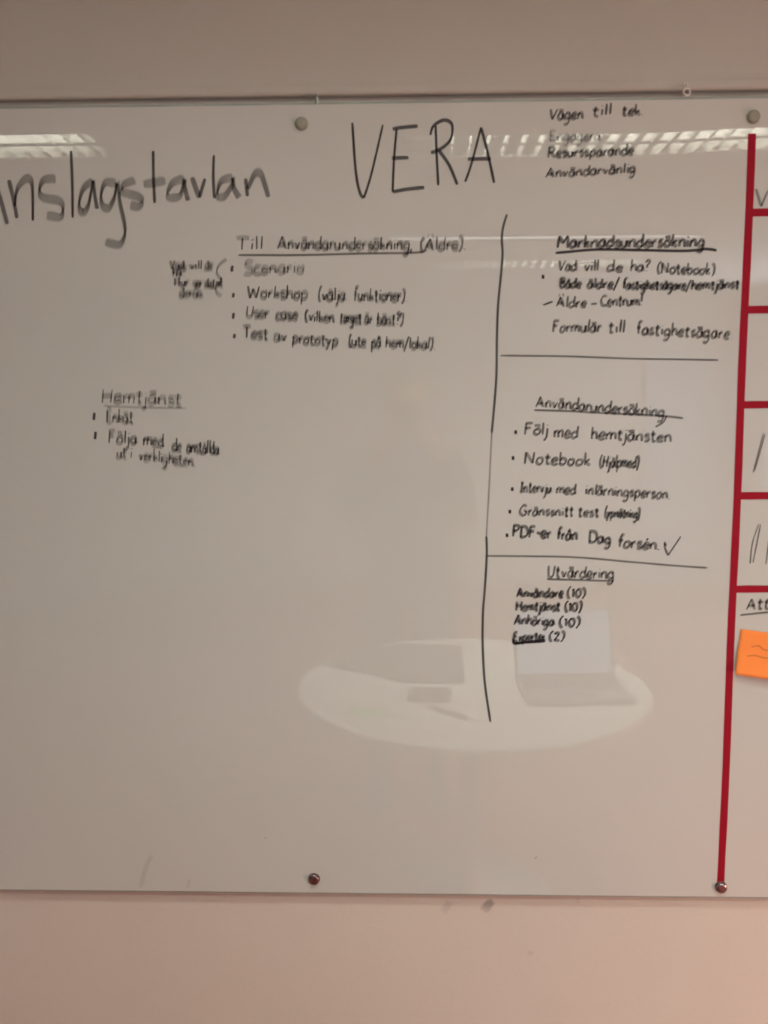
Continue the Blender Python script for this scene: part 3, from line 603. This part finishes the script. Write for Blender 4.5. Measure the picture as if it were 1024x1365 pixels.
# thin dark rumpled layer over the back left of the tabletop
def in_poly(x, y, P):
    c = False
    for i in range(len(P)):
        x1, y1 = P[i]; x2, y2 = P[i-1]
        if (y1 > y) != (y2 > y) and x < (x2-x1)*(y-y1)/(y2-y1)+x1: c = not c
    return c
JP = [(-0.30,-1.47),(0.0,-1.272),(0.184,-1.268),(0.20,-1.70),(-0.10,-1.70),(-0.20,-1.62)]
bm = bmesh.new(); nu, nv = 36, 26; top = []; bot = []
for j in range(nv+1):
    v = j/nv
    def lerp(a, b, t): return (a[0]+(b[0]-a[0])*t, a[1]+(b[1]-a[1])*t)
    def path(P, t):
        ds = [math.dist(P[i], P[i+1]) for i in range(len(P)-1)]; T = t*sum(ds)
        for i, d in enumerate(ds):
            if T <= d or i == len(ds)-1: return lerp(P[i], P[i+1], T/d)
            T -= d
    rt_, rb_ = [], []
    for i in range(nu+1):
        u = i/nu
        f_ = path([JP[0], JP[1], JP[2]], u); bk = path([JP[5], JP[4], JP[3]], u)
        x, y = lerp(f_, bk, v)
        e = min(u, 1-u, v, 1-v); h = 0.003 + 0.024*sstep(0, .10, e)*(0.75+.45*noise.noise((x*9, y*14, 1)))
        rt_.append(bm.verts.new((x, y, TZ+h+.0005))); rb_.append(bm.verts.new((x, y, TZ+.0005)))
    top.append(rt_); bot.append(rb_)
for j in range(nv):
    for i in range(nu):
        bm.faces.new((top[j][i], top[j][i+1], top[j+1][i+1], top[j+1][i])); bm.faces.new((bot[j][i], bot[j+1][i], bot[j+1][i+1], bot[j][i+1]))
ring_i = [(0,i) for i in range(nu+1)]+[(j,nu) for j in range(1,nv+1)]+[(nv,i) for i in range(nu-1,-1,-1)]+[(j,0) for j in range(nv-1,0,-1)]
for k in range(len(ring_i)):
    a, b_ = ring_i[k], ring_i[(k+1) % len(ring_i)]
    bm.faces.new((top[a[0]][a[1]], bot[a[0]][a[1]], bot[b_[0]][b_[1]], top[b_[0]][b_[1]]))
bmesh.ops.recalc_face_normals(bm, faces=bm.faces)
jk = obj('sheet', bm, M['sheet'], None, True); tag(jk, 'dark rumpled sheet lying on the table in front of the person', 'sheet')

# phone taking the picture, portrait, lens at the camera
pmx = cam.matrix_world.to_3x3().to_4x4()
phone = thing('smartphone', 'dark smartphone held up in both hands facing the board', 'phone', (0,-1.4545,1.6))
phone.matrix_world = Matrix.Translation((0,-1.45,1.6)) @ pmx
obj('phone_body', boxo((-.036,-.118,.006),(.036,.018,.0145), .003), M['dark_plastic'], phone)
obj('lens_ring', lth([(.0055,0.0035),(.0072,.0035),(.0075,.006),(.0055,.006)], 24), M['steel'], phone, True)
obj('phone_screen', boxo((-.033,-.112,.0145),(.033,.012,.015)), M['screen'], phone)

# ---------------------------------------------------------------- photographer
per = thing('person', 'person in a dark sweater standing behind the round table, holding up a phone', 'person', (0,-2.02,0))
def skin_mesh(name, V, E, root, parent, mats, assign=None, sub=2):
    me = bpy.data.meshes.new(name); me.from_pydata([v[:3] for v in V], E, []); o = bpy.data.objects.new(name, me); C.objects.link(o)
    md = o.modifiers.new('skin', 'SKIN'); md.use_smooth_shade = True
    for i, v in enumerate(V):
        sv = me.skin_vertices[0].data[i]; r = v[3]; sv.radius = r if isinstance(r, tuple) else (r, r); sv.use_root = (i == root)
    s = o.modifiers.new('sub', 'SUBSURF'); s.levels = s.render_levels = sub
    bpy.context.view_layer.update()
    ev = o.evaluated_get(bpy.context.evaluated_depsgraph_get()); nm = bpy.data.meshes.new_from_object(ev)
    bpy.data.objects.remove(o); o = bpy.data.objects.new(name, nm); C.objects.link(o)
    for m_ in mats: nm.materials.append(m_)
    if assign:
        for f in nm.polygons: f.material_index = assign(f.center)
    for f in nm.polygons: f.use_smooth = True
    if parent: o.parent = parent
    return o
# person-local coordinates: x right in the room, +y towards the board, z up. Person stands at y=-2.02
def L(x, y, z): return (x, y+2.02, z)
V = []; E = []; idx = {}
def jv(k, x, y, z, r, link=None):
    idx[k] = len(V); V.append((*L(x, y, z), r))
    if link: E.append((idx[link], idx[k]))
jv('pelvis', 0,-2.04,.95,(.185,.12))
jv('waist', 0,-2.03,1.08,(.185,.12),'pelvis'); jv('chest', 0,-2.02,1.25,(.19,.125),'waist'); jv('upchest', 0,-2.01,1.38,(.15,.10),'chest')
jv('neck0', 0,-2.0,1.455,(.062,.06),'upchest'); jv('neck1', 0,-1.975,1.53,(.052,.052),'neck0'); jv('skull', 0,-1.95,1.60,(.06,.065),'neck1')
for s, n in ((-1,'l'),(1,'r')):
    jv('sh'+n, s*.175,-2.01,1.40,(.068,.068),'upchest'); jv('ua'+n, s*.215,-1.96,1.27,.052,'sh'+n); jv('el'+n, s*.225,-1.86,1.17,.044,'ua'+n)
    jv('fa'+n, s*.155,-1.68,1.33,.036,'el'+n); jv('wr'+n, s*.095,-1.56,1.47,.026,'fa'+n); jv('pm'+n, s*.078,-1.515,1.510,(.024,.020),'wr'+n)
    jv('hip'+n, s*.095,-2.04,.88,(.095,.10),'pelvis'); jv('th'+n, s*.105,-2.03,.68,.078,'hip'+n); jv('kn'+n, s*.105,-2.02,.49,.058,'th'+n)
    jv('cf'+n, s*.11,-2.05,.34,.056,'kn'+n); jv('an'+n, s*.11,-2.05,.10,.04,'cf'+n); jv('ft'+n, s*.12,-1.95,.045,(.04,.034),'an'+n); jv('to'+n, s*.125,-1.87,.035,(.036,.026),'ft'+n)
def asg(c):
    y = c.y-2.02
    if c.z < .09: return 3
    if c.z < .93: return 1
    if c.z > 1.475 and y < -1.8: return 2
    if y > -1.575 and c.z > 1.3: return 2
    return 0
body = skin_mesh('body', V, E, 0, per, [M['sweater'], M['jeans'], M['skin'], M['shoe']], asg)
# head
bm = bmesh.new(); bmesh.ops.create_uvsphere(bm, u_segments=36, v_segments=26, radius=1)
for v in bm.verts:
    x, y, z = v.co
    jaw = 1-.28*sstep(.1, -1, z)*1.0
    X = x*.076*(jaw if z < .1 else 1); Y = y*.095*(1-.12*sstep(0, -1, z)); Z = z*.118
    if y > .3:   # face side (+y)
        nose = math.exp(-((x/.16)**2) - ((z+.12)/.24)**2); Y += .022*nose*(1 if z > -.38 else .2)
        Y -= .010*math.exp(-((abs(x)-.38)/.16)**2 - ((z-.08)/.13)**2)      # eye sockets
        Y += .006*math.exp(-((z-.28)/.12)**2)                             # brow
        Y += .006*math.exp(-(x/.3)**2-((z+.5)/.08)**2)                    # lips
        Y += .010*math.exp(-(x/.3)**2-((z+.82)/.16)**2)                   # chin
    v.co = (X, Y, Z)
HM = Matrix.Translation(L(0,-1.945,1.64)) @ Matrix.Rotation(math.radians(-8), 4, 'X')
bmesh.ops.transform(bm, matrix=HM, verts=bm.verts); head = obj('head', bm, M['skin'], per, True)
for s in (-1, 1):
    bm = bmesh.new(); bmesh.ops.create_uvsphere(bm, u_segments=16, v_segments=12, radius=.0115, matrix=HM @ Matrix.Translation((s*.029,.075,.009))); obj('eye', bm, M['eye'], head, True)
    bm = bmesh.new(); bmesh.ops.create_uvsphere(bm, u_segments=12, v_segments=8, radius=.0055, matrix=HM @ Matrix.Translation((s*.029,.0835,.009))); obj('iris', bm, M['dark_plastic'], head, True)
    bm = bmesh.new(); bmesh.ops.create_uvsphere(bm, u_segments=16, v_segments=12, radius=1, matrix=HM @ Matrix.Translation((s*.077,-.004,-.002)) @ Matrix.Rotation(s*.3, 4, 'Z') @ Matrix.Diagonal((.008,.018,.031,1))); obj('ear', bm, M['skin'], head, True)
bm = bmesh.new(); bmesh.ops.create_uvsphere(bm, u_segments=16, v_segments=8, radius=1, matrix=HM @ Matrix.Translation((0,.087,-.058)) @ Matrix.Diagonal((.024,.008,.007,1))); obj('mouth', bm, M['lip'], head, True)
bm = bmesh.new(); bmesh.ops.create_uvsphere(bm, u_segments=40, v_segments=30, radius=1)
bmesh.ops.delete(bm, geom=[v for v in bm.verts if v.co.z < -.55 or (v.co.y > .45 and v.co.z < .52) or (v.co.y > .1 and v.co.z < .1)], context='VERTS')
for v in bm.verts:
    k = 1+.05*noise.noise(v.co*7); v.co = Vector((v.co.x*.083*k, v.co.y*.104*k-.003, v.co.z*.127*k+.002))
bmesh.ops.solidify(bm, geom=list(bm.faces), thickness=.006)
bmesh.ops.transform(bm, matrix=HM, verts=bm.verts); obj('hair', bm, M['hair'], per, True)
# fingers: curled round the phone, thumb on the screen side
for s in (-1, 1):
    for k, (dz, ln) in enumerate(((.036,.95),(.014,1.05),(-.008,1.0),(-.030,.8))):
        base = Vector((s*.074, -1.507, 1.522+dz*.55)); zf = 1.532+dz*.8
        P = [base, Vector((s*.058, -1.468, zf)), Vector((s*.047, -1.4535+ (zf-1.6)*-.0, zf+.002)), Vector((s*(.040-.022*ln), -1.448, zf+.003))]
        # keep fingers in front of the phone's tilted back
        VV = [(*L(p.x, p.y - (1.6-p.z)*.116 + .004*(i > 1), p.z), r) for i, (p, r) in enumerate(zip(P, (.009,.0085,.0078,.0068)))]
        skin_mesh('finger', VV, [(0,1),(1,2),(2,3)], 0, per, [M['skin']], sub=2)
    P = [(s*.058,-1.512,1.505,.011),(s*.046,-1.508,1.525,.0105),(s*.030,-1.487,1.545,.009),(s*.018,-1.483,1.553,.008)]
    skin_mesh('thumb', [(*L(*q[:3]), q[3]) for q in P], [(0,1),(1,2),(2,3)], 0, per, [M['skin']], sub=2)

# ---------------------------------------------------------------- far side of the room
t = bmesh.new(); box(t, (2.15,YB+.002,0), (2.95,YB+.05,2.12), .004); d1 = struct('door_1', t, M['door'])
obj('door_handle', tube(bmesh.new(), [(2.23,YB+.05,1.05),(2.23,YB+.10,1.05),(2.35,YB+.10,1.05)], .009, 10), M['steel'], d1, True)

# added window, outside the reflected view, to brighten the back of the room
wx, wy0, wy1, wz0, wz1 = XR-.004, -5.9, -4.0, .95, 2.15
bm = bmesh.new()
for a, b_ in (((wy0-.05,wz0-.05),(wy1+.05,wz0)), ((wy0-.05,wz1),(wy1+.05,wz1+.05)), ((wy0-.05,wz0),(wy0,wz1)), ((wy1,wz0),(wy1+.05,wz1)), ((-4.97,wz0),(-4.93,wz1))):
    box(bm, (wx-.03, a[0], a[1]), (wx+.003, b_[0], b_[1]))
win = struct('added_window_1', bm, M['housing'])
obj('pane', boxo((wx-.008, wy0, wz0), (wx-.002, wy1, wz1)), mat('glowing_fill_pane', (.6,.7,.8), .3, emit=(.75,.87,1.0), es=1.2), win)
area('added_window_light', (wx-.05, (wy0+wy1)/2, (wz0+wz1)/2), (1.15, 1.8), 76, (.80,.90,1.0), (-2, -5.1, 1.2))

# added unseen lamp on the right that warms the wall under the board
fl = thing('added_floor_lamp', 'added low floor lamp with a warm fabric shade, out of view by the right wall', 'lamp', (2.45,-1.35,0))
obj('lamp_base', lth([(0,0),(.14,0),(.14,.012),(.02,.03),(0,.03)], 40), M['steel'], fl, True)
obj('lamp_pole', tube(bmesh.new(), [(0,0,.03),(0,0,.62)], .011, 12), M['steel'], fl, True)
obj('lamp_shade', lth([(.17,.50),(.12,.78),(.118,.78),(.168,.50)], 40), M['shade'], fl, True)
obj('bulb', lth([(0,.60),(.02,.61),(.032,.65),(.02,.69),(0,.70)], 20), mat('bulb_glass', (.9,.8,.7), .4, emit=LOW_COL, es=3), fl, True)
area('added_lamp_light', (2.28,-1.33,.62), (.3,.3), LOW_POWER, LOW_COL, (0.55, 0.0, 0.55))
